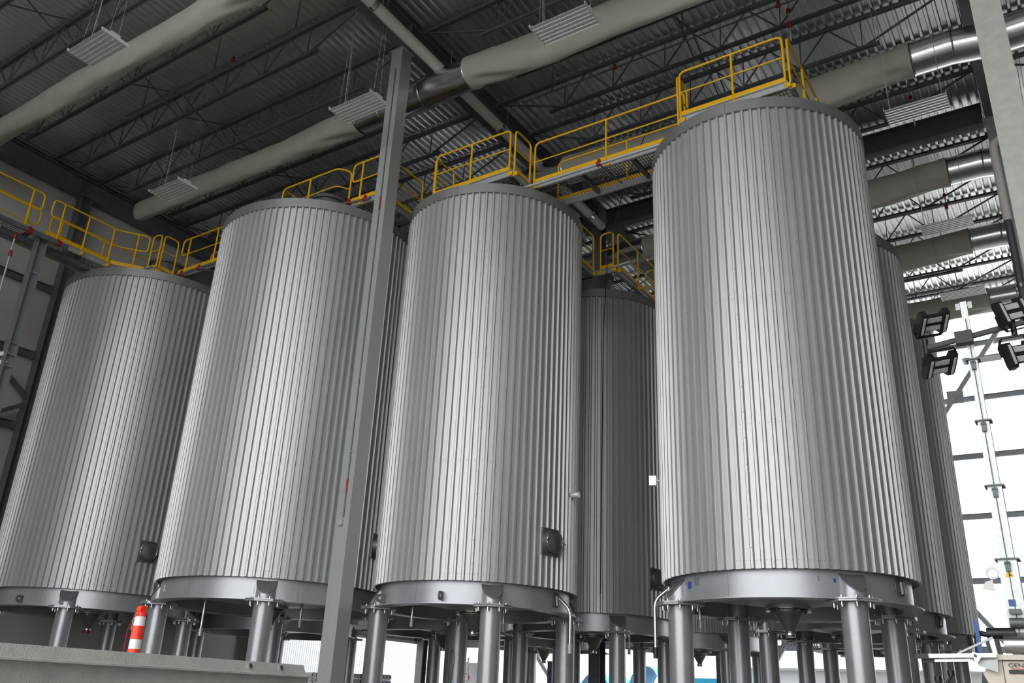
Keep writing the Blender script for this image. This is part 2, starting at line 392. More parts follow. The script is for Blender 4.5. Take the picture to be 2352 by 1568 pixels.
# ------------------------------------------------------------------ ducts
def fabric(x0, x1, y, z, seed, endcap=False, sag=.0, ks=(.30, .40)):
    # soft hung sock: round at the collars, drooping and creased between
    mb = MB(); nx = int((x1-x0)/.12); nc = 40; R = .40; uv = []
    for i in range(nx+1):
        x = x0+(x1-x0)*i/nx
        dl = (x-x0); dr = (x1-x); near = min(dl if not endcap else 99, dr); t = min(1, near/2.2); t = t*t*(3-2*t)
        cap = min(1, dl/.35) if endcap else 1
        cs = math.sqrt(max(0., 1-(1-cap)**2)) if endcap else 1
        for k in range(nc):
            a = 2*PI*k/nc                                 # 0 = top, clockwise
            sx, cz = math.sin(a), math.cos(a)
            ry = R*.95*(1-t)+ks[0]*t; rz = R*.95*(1-t)+ks[1]*t*(1+.05*math.sin(x*.7+seed))
            crease = .03*math.sin(6*a+3.2*x+seed)*(1-t)*min(1, near/.3)*max(0, -cz+.35)+noise.noise(Vector((x*.5, math.sin(a)+seed, cz)))*.05*t+noise.noise(Vector((x*1.6+cz*1.2, sx*1.5+seed, cz*.5)))*.028*min(1, near/.3)
            yy = sx*(ry+crease*.7); zz = cz*(rz+crease) - (.02+sag)*t
            
            if near < .14: yy = sx*.398; zz = cz*.398
            mb.v.append((x-x0, yy*cs, zz*cs)); uv.append((x, k/nc))
    for i in range(nx):
        for k in range(nc): mb.f.append((i*nc+k, i*nc+(k+1) % nc, (i+1)*nc+(k+1) % nc, (i+1)*nc+k)); mb.sm.append(True)
    if not endcap: pass
    mb.uv = uv
    return mb
def metal(pts, r=.38, wn=32):
    return MB().path(pts, r, wn)
def duct_run(y, label_bits, left_end=-23.3, z=15.17, first=True):
    la, lm, lc, lr = label_bits
    a0, a1 = XG-(2.35 if y > 9 else .9), XG+1.35; b0, b1 = XR-1.35, XR+1.3
    if la:
        t = thing('fabric_duct', la, 'duct', (left_end, y, z)); fabric(left_end, a0+.1, y, z, y, endcap=True, ks=(.26, .35)).build('fabric_sleeve', Mfb, t)
        MB().tube((.3, 0, .37), (a0-left_end, 0, .37), .012, 6).build('hanger_cable', Mcb, t)
    if lm:
        t = thing('metal_duct', lm, 'duct', (a0, y, z)); L = a1-a0
        metal([(0, 0, 0), (.9, 0, 0), (1.35, 0, -.05), (2.05, 0, -.05), (L, 0, 0)] if L < 3 else [(0, 0, 0), (.9, 0, 0), (1.35, 0, -.05), (2.05, 0, -.05), (2.5, 0, 0), (L, 0, .02)]).build('duct_body', Mal, t)
        for xx in (.12, .9, 1.5, 2.25, L-.12): MB().lathe([(.385, -.02), (.392, 0), (.385, .02)], 36).build('seam_collar', Mal if xx != 1.5 else Mgd, t).matrix_local = Matrix.Translation((xx, 0, -.05 if 1.2 < xx < 2.3 else 0)) @ Matrix.Rotation(PI/2, 4, 'Y')
    if lc:
        t = thing('fabric_duct', lc, 'duct', (a1-.1, y, z)); mb = fabric(a1-.1, b0+.1, y, z, y+3, sag=.10, ks=(.27, .47)); mb.build('fabric_sleeve', Mfb, t)
        MB().tube((0, 0, .37), (b0-a1, 0, .37), .012, 6).build('hanger_cable', Mcb, t)
    if lr:
        t = thing('metal_duct', lr, 'duct', (b0, y, z)); L = b1-b0
        metal([(0, 0, 0), (.9, 0, 0), (1.5, 0, -.1), (L, 0, -.1)]).build('duct_body', Mal, t)
        metal([(L, 0, -.1), (L+.35, 0, -.04), (L+.7, 0, .2), (L+1.3, 0, .75), (L+1.5, 0, 1.0)]).build('elbow', Mal, t)
        for xx, zz in ((.12, 0), (.95, 0), (1.5, -.1), (L-.05, -.1)): MB().lathe([(.385, -.02), (.392, 0), (.385, .02)], 36).build('seam_collar', Mal, t).matrix_local = Matrix.Translation((xx, 0, zz)) @ Matrix.Rotation(PI/2, 4, 'Y')
duct_run(8.3, ('beige fabric air duct crossing the upper left corner', 'metal duct section just beyond the top frame edge', 'beige fabric air duct above the camera right of the drain pipe', None), left_end=-24.2)
duct_run(12.9, ('beige fabric air duct with a rounded closed end at the left', 'shiny metal duct crossing under the white drain pipe', 'beige fabric air duct slanting up to the top frame edge', 'metal duct hidden beyond the upper right edge'), z=15.2)
duct_run(17.5, (None, 'shiny metal duct behind the catwalk between middle and right tanks', 'beige fabric air duct behind the right front tank railing', 'big shiny metal duct at the upper right behind the wide column'))
duct_run(22.6, (None, 'shiny metal duct above the rear tank behind the middle catwalk', 'beige fabric air duct just under the deep cross girder', 'second shiny metal duct down the right edge, with an elbow'))
duct_run(26.9, (None, None, 'beige fabric air duct right above the rear right tank', 'third shiny metal duct down the right edge'))
duct_run(31.6, (None, None, 'farthest beige fabric air duct, behind the mast lamps', 'farthest shiny metal duct, behind the lighting mast'))

# ------------------------------------------------------------------ hanging high-bay lights
def make_light():
    t = thing('high_bay_light', '', 'ceiling light', (0, 0, 13.2), 0, 'rectangular high bay lights')
    MB().box((0, 0, .085), (1.18, .2, .07)).build('ballast_box', Mlp, t)
    # ribbed reflectors, six troughs
    mb = MB(); pr = []; n = 6; w = .56/n
    for i in range(n):
        y = -.28+i*w
        pr += [(y, 0), (y+.018, 0), (y+.032, .035), (y+w-.014, .035)]
    pr.append((.28, 0)); pr2 = [(y, z+.006) for y, z in reversed(pr)]; P = pr+pr2
    mb.add([(x, y, z) for x in (-.58, .58) for y, z in P], [(i, (i+1) % len(P), len(P)+(i+1) % len(P), len(P)+i) for i in range(len(P))])
    mb.build('reflector', Mlp, t)
    for i in range(n):
        MB().tube((-.56, -.28+w*(i+.5), .022), (.56, -.28+w*(i+.5), .022), .009, 8).build('fluorescent_tube', Mrf, t)
    for s_ in (-1, 1): MB().box((s_*.59, 0, .03), (.012, .6, .07)).build('end_plate', Mlp, t)
    MB().tube((-.5, .05, .1), (-.62, .1, 3.4), .007, 6).build('power_cord', Mcb, t)
    mb = MB()
    for s_ in (-1, 1):
        mb.tube((s_*.5, -.1, .1), (s_*.5, 0, 3.4), .003, 5); mb.tube((s_*.5, .1, .1), (s_*.5, 0, 3.4), .003, 5)
    mb.build('hanger_wire', Mcb, t)
    return t
L0 = make_light(); L0.location = (-14.83, 6.63, 13.2); L0['label'] = 'white hanging high bay light in front of the upper left duct'
for x, y, lb in ((-18.03, 10.78, 'white hanging light near the rounded end of the fabric duct'), (-11.55, 10.68, 'white hanging light just left of the tall front column'), (-6.5, 10.8, 'white hanging light at the top center of the frame'),
                 (-1.43, 16.6, 'white hanging light right of the front right tank, nearest of the right column'), (-1.65, 21.9, 'second white hanging light down the right side, below the second metal duct'),
                 (-1.86, 26.3, 'white hanging light directly above the lighting mast top'), (-2.05, 32.2, 'farthest white hanging light, seen against the sky behind the mast')):
    dup(L0, (x, y, 13.2), lb)

# ------------------------------------------------------------------ tanks
ZC0, ZC1, ZR0 = 3.51, 11.62, 3.12
cache = {}
def tank_meshes(R):
    if R in cache: return cache[R]
    d = {}
    n = round(2*PI*R/.152); mb = MB(); prof = []
    st = 2*PI/n
    for i in range(n):
        a = i*st; rr = R-.04
        for f, r in ((.0, rr), (.52, rr), (.65, R), (.87, R)): prof.append((a+f*st, r))
    k = len(prof)
    vs = [(r*math.cos(a), r*math.sin(a), z) for z in (ZC0, ZC1) for a, r in prof]+[((r-.03)*math.cos(a), (r-.03)*math.sin(a), ZC0) for a, r in prof]
    mb.add(vs, [(i, (i+1) % k, k+(i+1) % k, k+i) for i in range(k)]+[(2*k+i, 2*k+(i+1) % k, (i+1) % k, i) for i in range(k)])
    d['cladding'] = (mb, Mcl)
    sc = MB()                                            # screws: rows and vertical seams
    def screw(a, r, z, s=.008):
        c = Vector((r*math.cos(a), r*math.sin(a), z)); o = Vector((math.cos(a), math.sin(a), 0)); u = Vector((-o.y, o.x, 0)); w = Vector((0, 0, 1))
        sc.add([c+u*s, c+w*s, c-u*s, c-w*s, c+o*s*.8], [(0, 1, 4), (1, 2, 4), (2, 3, 4), (3, 0, 4)])
    for i in range(n):
        for z in (10.2, 7.9, 5.72): screw((i+.31)*st, R-.04, z)
        for f in (.12, .5): screw((i+f)*st, R-.04, ZC0+.12, .007)
    for a0 in range(0, n, 7):
        z = ZC0+.3
        while z < ZC1-.1: screw((a0+.81)*st, R, z); z += .42
    d['cladding'][0].add(sc.v, sc.f); d['cladding'][0].nscrew = len(sc.f)
    d['rim_band'] = (MB().lathe([(R-.03, ZC1-.02), (R+.012, ZC1-.02), (R+.012, ZC1+.2), (R-.03, ZC1+.215)], 160).lathe([(R-.03, ZC1+.215), (0.02, ZC1+.27)], 96), Mbd)
    Rr = R-.15
    d['support_ring'] = (MB().lathe([(Rr, ZR0), (Rr, ZC0+.1)], 128).lathe([(Rr-.014, ZC0+.1), (Rr-.014, ZR0)], 128), Mrg)
    d['closure_ring'] = (MB().lathe([(Rr-.02, ZC0+.012), (R-.04, ZC0+.012)], 96), Mgr)
    d['bottom_flange'] = (MB().lathe([(Rr-.16, ZR0-.02), (R-.01, ZR0-.02), (R-.01, ZR0), (Rr-.16, ZR0)], 128, False, True), Mrg)
    d['bottom_cone'] = (MB().lathe([(Rr-.02, ZR0+.25), (.36, ZR0+.06), (.36, ZR0+.02), (.0, ZR0+.02)], 96), Mrg)
    d['cone_flange'] = (MB().lathe([(0, ZR0-.0), (.33, ZR0-.0), (.33, ZR0+.04), (0, ZR0+.04)], 40, False), Mss)
    d['hopper'] = (MB().lathe([(.30, ZR0-.03), (.30, ZR0-.01), (.24, ZR0-.01), (.24, ZR0-.035), (.065, ZR0-.33), (.065, ZR0-.36), (0, ZR0-.36)], 36), Mbr)
    hc = MB()
    for i in range(6):
        a = i*PI/3+.3; hc.box((.32*math.cos(a), .32*math.sin(a), ZR0-.025), (.07, .03, .03), a)
    d['hopper_clamps'] = (hc, Mss)
    d['outlet_valve'] = (MB().lathe([(0, ZR0-.42), (.075, ZR0-.42), (.085, ZR0-.39), (.085, ZR0-.36), (.0, ZR0-.36)], 24), Mss)
    d['manhole_neck'] = (MB().lathe([(.46, ZC1+.2), (.46, ZC1+1.45), (.53, ZC1+1.45), (.53, ZC1+1.53), (0, ZC1+1.56)], 40), Mgr)
    cache[R] = d; return d
# leg with stub, flange plate and bolts; local origin under the leg axis, +X points outward
def leg_parts():
    d = {}
    d['leg'] = MB().tube((0, 0, .02), (0, 0, ZR0-.055), .19, 32)
    d['foot_plate'] = MB().box((0, 0, .011), (.5, .5, .022))
    pl = MB()
    for z in (ZR0-.012, ZR0-.04):
        P = [(.35, -.17), (.35, .17), (.18, .35), (-.18, .35), (-.33, .2), (-.33, -.2), (-.18, -.35), (.18, -.35)]
        pl.add([(x, y, z+dz) for dz in (-.011, .011) for x, y in P], [tuple(range(7, -1, -1)), tuple(range(8, 16))]+[(i, (i+1) % 8, 8+(i+1) % 8, 8+i) for i in range(8)])
    d['flange_plate'] = pl
    bt = MB(); x = y = 0
    bt.tube((x, y, ZR0-.125), (x, y, ZR0+.045), .012, 6).tube((x, y, ZR0-.085), (x, y, ZR0-.055), .026, 6).tube((x, y, ZR0-.115), (x, y, ZR0-.09), .022, 6).tube((x, y, ZR0), (x, y, ZR0+.025), .026, 6)
    d['flange_bolt'] = bt
    n = 40; st = MB(); top = []; bot = []
    for k in range(n):
        a = 2*PI*k/n; x, y = .185*math.cos(a), .185*math.sin(a)
        top.append((x, y, ZR0+.34-max(0, (x+.02))*1.18)); bot.append((x, y, ZR0))
    st.add(bot+top, [(i, (i+1) % n, n+(i+1) % n, n+i) for i in range(n)], True)
    d['stub'] = st
    cp = MB(); q = [(.2*math.cos(a), .2*math.sin(a)) for a in [-PI/2+PI*k/20 for k in range(21)]]; m = len(q)
    zz = lambda x: ZR0+.352-max(0, x)*1.24
    cp.add([(x, y, zz(x)+.006) for x, y in q]+[(x, y, zz(x)-.012) for x, y in q], [tuple(range(m)), tuple(range(2*m-1, m-1, -1))]+[(i, m+i, m+(i+1) % m, (i+1) % m) for i in range(m)])
    d['stub_cap'] = cp
    return d
LP = leg_parts(); leg0 = None
meshes = {}
def put(key, mb, m, parent, name=None, loc=None):
    name = name or key
    if key in meshes:
        o = bpy.data.objects.new(name, meshes[key]); C.objects.link(o); o.parent = parent
        if loc is not None: o.location = loc
        return o
    o = mb.build(name, m, parent, loc); meshes[key] = o.data; return o
def tank(x, y, R, label, bolts=True, group=None):
    t = thing('storage_tank', label, 'tank', (x, y, 0), 0, group); d = tank_meshes(R)
    for k, (mb, m) in d.items():
        nm = {'screws': 'cladding_screws', 'hopper_clamps': 'hopper_clamp'}.get(k, k)
        put('%s%.2f' % (k, R), mb, m, t, nm)
    for a in (-135, -45, 45, 135):
        A = math.radians(a); rl = R-.16
        lg = put('leg', LP['leg'], Mlg, t, 'leg'); lg.location = (rl*math.cos(A), rl*math.sin(A), 0); lg.rotation_euler = (0, 0, A)
        put('foot_plate', LP['foot_plate'], Mlg, lg); put('flange_plate', LP['flange_plate'], Mrg, lg); 
        if bolts:
            for k in range(8):
                b_ = (k+.5)*PI/4; put('flange_bolt', LP['flange_bolt'], Mal, lg, 'flange_bolt', (.27*math.cos(b_), .27*math.sin(b_), 0))
        put('stub', LP['stub'], Mrg, lg); put('stub_cap', LP['stub_cap'], Mcap, lg)
    return t
def lug(t, R, deg):
    A = math.radians(deg); r = R-.15; M3 = Matrix.Rotation(A, 3, 'Z')
    mb = MB(); P = []
    for k in range(9): a = PI/2+PI*k/8; P.append((math.cos(a)*.075, math.sin(a)*.075))
    # plate lies tangentially offset: stands out radially
    pts = [(0, -.11), (.13, -.11)]+[(.13+.0+.08*math.sin(PI*k/8), -.03-.08*math.cos(PI*k/8)) for k in range(9)]+[(0, .05)]
    n = len(pts); vs = [M3 @ Vector((r+u, s*.012, 3.27+w)) for s in (-1, 1) for u, w in pts]
    mb.add(vs, [tuple(range(n-1, -1, -1)), tuple(range(n, 2*n))]+[(i, (i+1) % n, n+(i+1) % n, n+i) for i in range(n)])
    o = mb.build('lifting_lug', Mgr, t)
    MB().tube(M3 @ Vector((r+.13, -.014, 3.24)), M3 @ Vector((r+.13, .014, 3.24)), .026, 14).build('lug_eye', Mlp, o)
    return o
def manway(t, R, deg, z):
    A = math.radians(deg); M4 = Matrix.Translation((R*math.cos(A), R*math.sin(A), z)) @ Matrix.Rotation(A, 4, 'Z')
    p = MB().box((.0, 0, 0), (.05, .42, .5)).build('manway_plate', Mbr, t); p.matrix_local = M4
    n = MB().tube((.02, 0, 0), (.14, 0, 0), .2, 32).build('manway_neck', Mbr, p)
    MB().path([(.14, .205*math.cos(2*PI*i/32), .205*math.sin(2*PI*i/32)) for i in range(32)], .014, 8, True).build('manway_clamp', Mss, p)
    l = MB(); vs = []; fs = []
    l.add([], []); prof = [(0, .035), (.06, .032), (.12, .022), (.17, .006), (.2, 0)]
    ll = MB().lathe(prof, 32, soft=True); o = ll.build('manway_lid', Mbr, p); o.matrix_local = Matrix.Translation((.145, 0, 0)) @ Matrix.Rotation(PI/2, 4, 'Y')
    MB().tube((.15, -.24, 0), (.15, -.18, 0), .018, 8).tube((.15, .18, 0), (.15, .24, 0), .018, 8).tube((.1, .24, -.03), (.19, .24, -.03), .012, 8).build('manway_handle', Mss, p)
def port(t, R, deg, z, tilt=0):
    A = math.radians(deg); M4 = Matrix.Translation(((R-.15)*math.cos(A), (R-.15)*math.sin(A), z)) @ Matrix.Rotation(A, 4, 'Z')
    o = MB().path([(.006, .13*math.cos(2*PI*i/28), .13*math.sin(2*PI*i/28)) for i in range(28)], .012, 6, True).build('port_collar', Mgr, t); o.matrix_local = M4
    n = 28; mb = MB(); mb.add([(.004, .125*math.cos(2*PI*i/n), .125*math.sin(2*PI*i/n)) for i in range(n)], [tuple(range(n))]); mb.build('port_recess', Mgr, o)
    MB().tube((.03, .03, -.09), (.035, -.01+tilt*.1, .08), .045, 16).build('drain_stub', Mss, o)
def sticker(t, R, deg, z, w, h, m, name='label_plate'):
    A = math.radians(deg); r = R-.15
    o = MB().box((.004, 0, 0), (.006, w, h)).build(name, m, t); o.matrix_local = Matrix.Translation((r*math.cos(A), r*math.sin(A), z)) @ Matrix.Rotation(A, 4, 'Z'); return o
def rseam(t, R, deg, kind):
    A = math.radians(deg)
    if kind == 'rim': r, z0, z1, m = R+.013, ZC1-.015, ZC1+.2, Mgd
    else: r, z0, z1, m = R-.149, ZR0+.01, ZC0-.01, Mbd
    o = MB().box((0, 0, 0), (.004, .008, z1-z0)).build('%s_seam' % kind, m, t); o.matrix_local = Matrix.Translation((r*math.cos(A), r*math.sin(A), (z0+z1)/2)) @ Matrix.Rotation(A, 4, 'Z')
RT = dict(T1=(-21.78, 13.38, 2.49), T2=(-14.88, 13.2, 2.42), T3=(-10.50, 14.54, 2.04), T4=(-4.33, 14.77, 2.04),
          A1=(-21.8, 19.7, 2.49), A2=(-15.2, 19.7, 2.04), B2=(-10.85, 20.2, 2.04), B3=(-4.65, 20.12, 2.04), A3=(-15.7, 25.8, 2.04), C3=(-10.3, 25.8, 2.04), B4=(-4.75, 25.4, 2.04))
LB = dict(T1='leftmost ribbed steel tank, its left side cut by the frame', T2='wide ribbed steel tank just left of the tall galvanized column', T3='narrower ribbed steel tank just right of the tall galvanized column', T4='nearest and biggest looking ribbed tank at the right',
          A1='rear ribbed tank hidden behind the leftmost tank, only legs showing', A2='rear ribbed tank hidden behind the column and the middle tanks, only legs and cone showing', B2='dark shaded ribbed tank in the gap between the middle and right front tanks', B3='ribbed tank directly behind the right front tank, right edge showing',
          A3='tank of the third row whose cone shows low behind the middle front tank legs', C3='tank of the third row whose base shows just right of the nearest tank left leg', B4='rearmost ribbed tank at the right, slim strip against the bright sky')
TK = {k: tank(*v, LB[k], k in ('T1', 'T2', 'T3', 'T4', 'B2', 'B3')) for k, v in RT.items()}
for z in (0,): MB().tube((0, 0, ZR0-.46), (0, 0, ZR0-.40), .1, 20).build('outlet_cap', Mrd, TK['T1'])
# individual fittings
for k, d in (('T3', -72.3), ('T3', -117.3), ('T1', -71.3), ('T4', 120), ('T2', 130)): lug(TK[k], RT[k][2], d)
manway(TK['T3'], 2.04, -13, 4.34); manway(TK['T1'], 2.49, -9.6, 4.52); manway(TK['B2'], 2.04, -16, 4.38); manway(TK['T2'], 2.42, 12, 4.4)
port(TK['T4'], 2.04, -15.5, 3.37, 0); port(TK['B3'], 2.04, -14, 3.37, 1); port(TK['T3'], 2.04, -1, 3.33, 0); port(TK['B4'], 2.04, -14, 3.37); port(TK['T4'], 2.04, -150, 3.33)
sticker(TK['T4'], 2.04, -124, 3.36, .09, .11, Mbs); o = sticker(TK['T4'], 2.04, -53, 3.37, .035, .06, Mbs); sticker(TK['T4'], 2.04, -60, 3.39, .025, .07, Mbr, 'weld_patch'); sticker(TK['T4'], 2.04, -118.5, 3.4, .11, .12, Mbd, 'paper_tag')
for k in (-1, 0, 1): sticker(TK['T2'], 2.42, -47.5+1.2*k*1.0, 3.3, .012, .15, Mgr, 'stencil_mark')
sticker(TK['T2'], 2.42, -47.5, 3.3, .09, .012, Mgr, 'stencil_mark'); sticker(TK['T2'], 2.42, -50.5, 3.3, .01, .18, Mbr, 'stencil_mark'); sticker(TK['T2'], 2.42, -110, 3.33, .05, .13, Mlp)
for k, a, b in (('T1', -42.7, -60), ('T2', -45.6, -86), ('T3', -79.7, -89), ('T4', -86.3, -100), ('B2', -42, -70), ('T1', -100, 20), ('T3', -20, 20), ('T2', -120, -30)):
    rseam(TK[k], RT[k][2], a, 'rim'); rseam(TK[k], RT[k][2], b, 'ring')
# drain pipes on tanks
def drain(t, R, deg, pts, tip, r=.032):
    A = math.radians(deg); o = MB().path(rnd(pts, .12, 5), r, 14).build('drain_pipe', Mss, t); o.matrix_local = Matrix.Rotation(A, 4, 'Z')
    p = Vector(pts[-1]); MB().tube(p+Vector((0, 0, .01)), p-Vector((0, 0, .16)), r*1.5, 12, r*1.3).build('pipe_end_wrap', tip, o)
drain(TK['T4'], 2.04, -150, [(R_, 0, z) for R_, z in ((1.9, 3.42), (2.17, 3.2), (2.17, 2.45))], Mbk)
drain(TK['T3'], 2.04, 0, [(R_, 0, z) for R_, z in ((1.9, 3.42), (2.2, 3.15), (2.2, 2.55))], Mgv)
drain(TK['B3'], 2.04, -160, [(R_, 0, z) for R_, z in ((1.9, 3.42), (2.17, 3.2), (2.17, 2.5))], Mgrn)
for k, d, rr, z1 in (('T3', -120, 1.3, 2.82), ('T3', -32, 1.45, 2.75), ('T2', -90, 1.7, 2.5), ('T2', -20, 1.6, 2.75), ('B2', -28, 1.5, 2.7), ('T4', -140, 1.5, 2.8), ('C3', -40, 1.4, 2.7), ('T1', 10, 1.5, 2.8), ('A2', -60, 1.5, 2.8), ('B4', -60, 1.4, 2.75)):
    A = math.radians(d); t = TK[k]
    o = MB().tube((rr*math.cos(A), rr*math.sin(A), 3.35), (rr*math.cos(A), rr*math.sin(A), z1), .024, 12).build('vent_pipe', Mss, t)
    MB().tube((rr*math.cos(A), rr*math.sin(A), z1+.1), (rr*math.cos(A), rr*math.sin(A), z1-.04), .036, 10).build('pipe_end_wrap', Mgv, o)
# side nozzles
o = MB().tube((2.0, 0, 5.38), (2.2, 0, 5.38), .062, 16).build('side_nozzle', Mlp, TK['T3']); o.matrix_local = Matrix.Rotation(math.radians(8), 4, 'Z')
o = MB().tube((2.0, 0, 5.3), (2.12, 0, 5.3), .016, 10).box((2.16, 0, 5.29), (.12, .14, .17)).build('bagged_sensor', Mlp, TK['T4']); o.matrix_local = Matrix.Rotation(math.radians(-160), 4, 'Z')
# green cords on legs
for p, lb in (((-9.09+.0, 12.9+0, 0), 'a'),): pass
def cord(x, y, z, name, lb):
    P = [(0, 0, -1.6), (.01, 0, -.6), (-.02, 0, -.1), (.02, -.01, .18), (.07, -.01, .26), (.13, -.01, .1), (.1, -.01, -.2), (.02, -.01, -.6), (-.04, 0, -.75)]
    o = MB().path(rnd(P, .08, 3), .006, 6).build(name, Mgc, None, (x, y, z)); tag(o, lb, 'cord')
cord(-11.72, 15.46, 2.25, 'ground_wire', 'green wire loop on the rear leg behind the middle tank cone')
cord(-13.0, 14.50, 1.95, 'ground_wire', 'green wire loop on the dark leg right of the tall column')

# ------------------------------------------------------------------ walkways and guardrails
ZF = 12.1
def rail(pts, label, posts=None, start='post', end='post', toe=True, z=ZF, group=None, foot=.14):
    """pts: plan polyline (x,y). Top rail turns down at each end ('post'), or loops back to the mid rail ('loop')."""
    org = (pts[0][0], pts[0][1], z); t = thing('guardrail', label, 'railing', org, 0, group)
    P = [Vector((a-org[0], b-org[1], 0)) for a, b in pts]; H = 1.05; Hm = .56; r = .0235; zl = -foot
    top = [p+Vector((0, 0, H)) for p in P]; mid = [p+Vector((0, 0, Hm)) for p in P]
    tp = list(top)
    d0 = (P[1]-P[0]).normalized(); d1 = (P[-2]-P[-1]).normalized()
    if start == 'post': tp = [P[0]+Vector((0, 0, zl))]+tp
    elif start == 'loop': tp = [P[0]+d0*.32+Vector((0, 0, Hm)), P[0]+Vector((0, 0, Hm))]+tp
    if end == 'post': tp = tp+[P[-1]+Vector((0, 0, zl))]
    elif end == 'loop': tp = tp+[P[-1]+Vector((0, 0, Hm)), P[-1]+d1*.32+Vector((0, 0, Hm))]
    MB().path(rnd(tp, .13, 5), r, 12).build('top_rail', Myl, t)
    ml = list(mid)
    if start == 'loop': ml[0] = ml[0]+d0*.3
    if end == 'loop': ml[-1] = ml[-1]+d1*.3
    MB().path(rnd(ml, .1, 4), .0165, 10).build('mid_rail', Myl, t)
    # posts
    L = [0]
    for a, b in zip(P[:-1], P[1:]): L.append(L[-1]+(b-a).length)
    def at(s):
        for i in range(len(P)-1):
            if s <= L[i+1]+1e-6: return P[i]+(P[i+1]-P[i])*((s-L[i])/(L[i+1]-L[i]))
        return P[-1]
    if posts is None:
        n = max(1, round(L[-1]/1.45)); posts = [i*L[-1]/n for i in range(1, n)]
    ps = list(posts)+([.3] if start == 'loop' else [])+([L[-1]-.3] if end == 'loop' else [])
    for s in ps:
        p = at(s); MB().tube(p+Vector((0, 0, zl)), p+Vector((0, 0, H)), r, 12).build('post', Myl, t)
    ends = ([0] if start == 'post' else [])+([L[-1]] if end == 'post' else [])
    for s in ps+ends:
        p = at(s); MB().box(p+Vector((.055, 0, zl+.05)), (.075, .05, .09)).build('post_bracket', Myl, t)
    if toe:
        mb = MB()
        for a, b in zip(P[:-1], P[1:]): mb.bar(a+Vector((0, .0, .055)), b+Vector((0, 0, .055)), .012, .11)
        mb.build('toe_plate', Myl, t)
    return t
def deck(x0, x1, y0, y1, label, along='x', z=ZF, group=None, support=None):
    t = thing('walkway', label, 'walkway', (x0, y0, z)); w, l = x1-x0, y1-y0; h = .16
    mb = MB()
    mb.chan((0, 0, -h/2-.0), (w, 0, -h/2), h, .05); mb.chan((w, l, -h/2), (0, l, -h/2), h, .05)
    mb.chan((w, 0, -h/2), (w, l, -h/2), h, .05); mb.chan((0, l, -h/2), (0, 0, -h/2), h, .05)
    mb.build('edge_channel', Mgv, t)
    g = MB(); sp_ = .062
    if along == 'x':        # bearing bars across the span
        k = int(w/sp_)
        for i in range(1, k): g.bar((i*sp_, .02, -.014), (i*sp_, l-.02, -.014), .005, .022)
        for i in range(1, int(l/.1)): g.bar((.02, i*.1, -.012), (w-.02, i*.1, -.012), .007, .01)
        n = max(1, round(w/1.45))
        for i in range(1, n): MB().bar((i*w/n, .02, -.095), (i*w/n, l-.02, -.095), .06, .11).build('cross_beam', Mgd, t)
    else:
        k = int(l/sp_)
        for i in range(1, k): g.bar((.02, i*sp_, -.014), (w-.02, i*sp_, -.014), .005, .022)
        for i in range(1, int(w/.1)): g.bar((i*.1, .02, -.012), (i*.1, l-.02, -.012), .007, .01)
        n = max(1, round(l/1.45))
        for i in range(1, n): MB().bar((.02, i*l/n, -.095), (w-.02, i*l/n, -.095), .06, .11).build('cross_beam', Mgd, t)
    g.build('grating', Mgt, t)
    if support:
        for (sx, sy) in support: MB().box((sx-x0, sy-y0, -.16-.07), (.1, .1, .26)).build('support_foot', Mgd, t)
    return t
# platforms (rest on tank tops) and catwalks
deck(-21.95, -21.1, 2.0, 11.95, 'left walkway leading to the leftmost tank, its underside dark', 'y')
deck(-21.95, -20.15, 12.0, 12.8, 'platform on the leftmost tank', 'x', support=[(-21.6, 12.6), (-20.5, 12.6)])
deck(-20.1, -15.5, 12.65, 13.5, 'catwalk from the leftmost tank to the wide tank')
deck(-15.4, -13.1, 12.15, 12.62, 'platform on the wide tank left of the column', 'x', support=[(-15.1, 12.5), (-13.4, 12.5)])
deck(-13.05, -12.15, 12.25, 14.55, 'short grating bridge with red pipe clamps left of the column', 'y')
deck(-12.1, -11.2, 13.75, 14.55, 'short walkway link right of the tall column')
deck(-11.15, -9.0, 12.95, 13.95, 'platform on the narrower middle tank', 'x', support=[(-10.9, 13.4), (-9.3, 13.6)])
deck(-9.85, -9.0, 14.0, 16.2, 'side strip of the middle tank platform, running back', 'y', support=[(-9.4, 15.0)])
deck(-8.93, -5.3, 13.65, 14.5, 'grating catwalk spanning from the middle tank to the right front tank')
deck(-5.2, -3.1, 13.05, 14.15, 'platform on the right front tank', 'x', support=[(-4.9, 13.6), (-3.4, 13.8)])
deck(-3.7, -3.1, 14.2, 16.2, 'side strip of the right front tank platform, running back', 'y', support=[(-3.4, 15.2)])
deck(-10.6, -9.75, 16.25, 17.95, 'catwalk running back to the shaded rear tank', 'y')
deck(-11.9, -9.1, 18.0, 19.6, 'platform on the shaded rear tank in the gap', 'x', support=[(-11.4, 19.2), (-9.9, 19.2)])
deck(-9.7, -9.1, 19.65, 20.9, 'side strip of the shaded rear tank platform', 'y', support=[(-9.4, 20.2)])
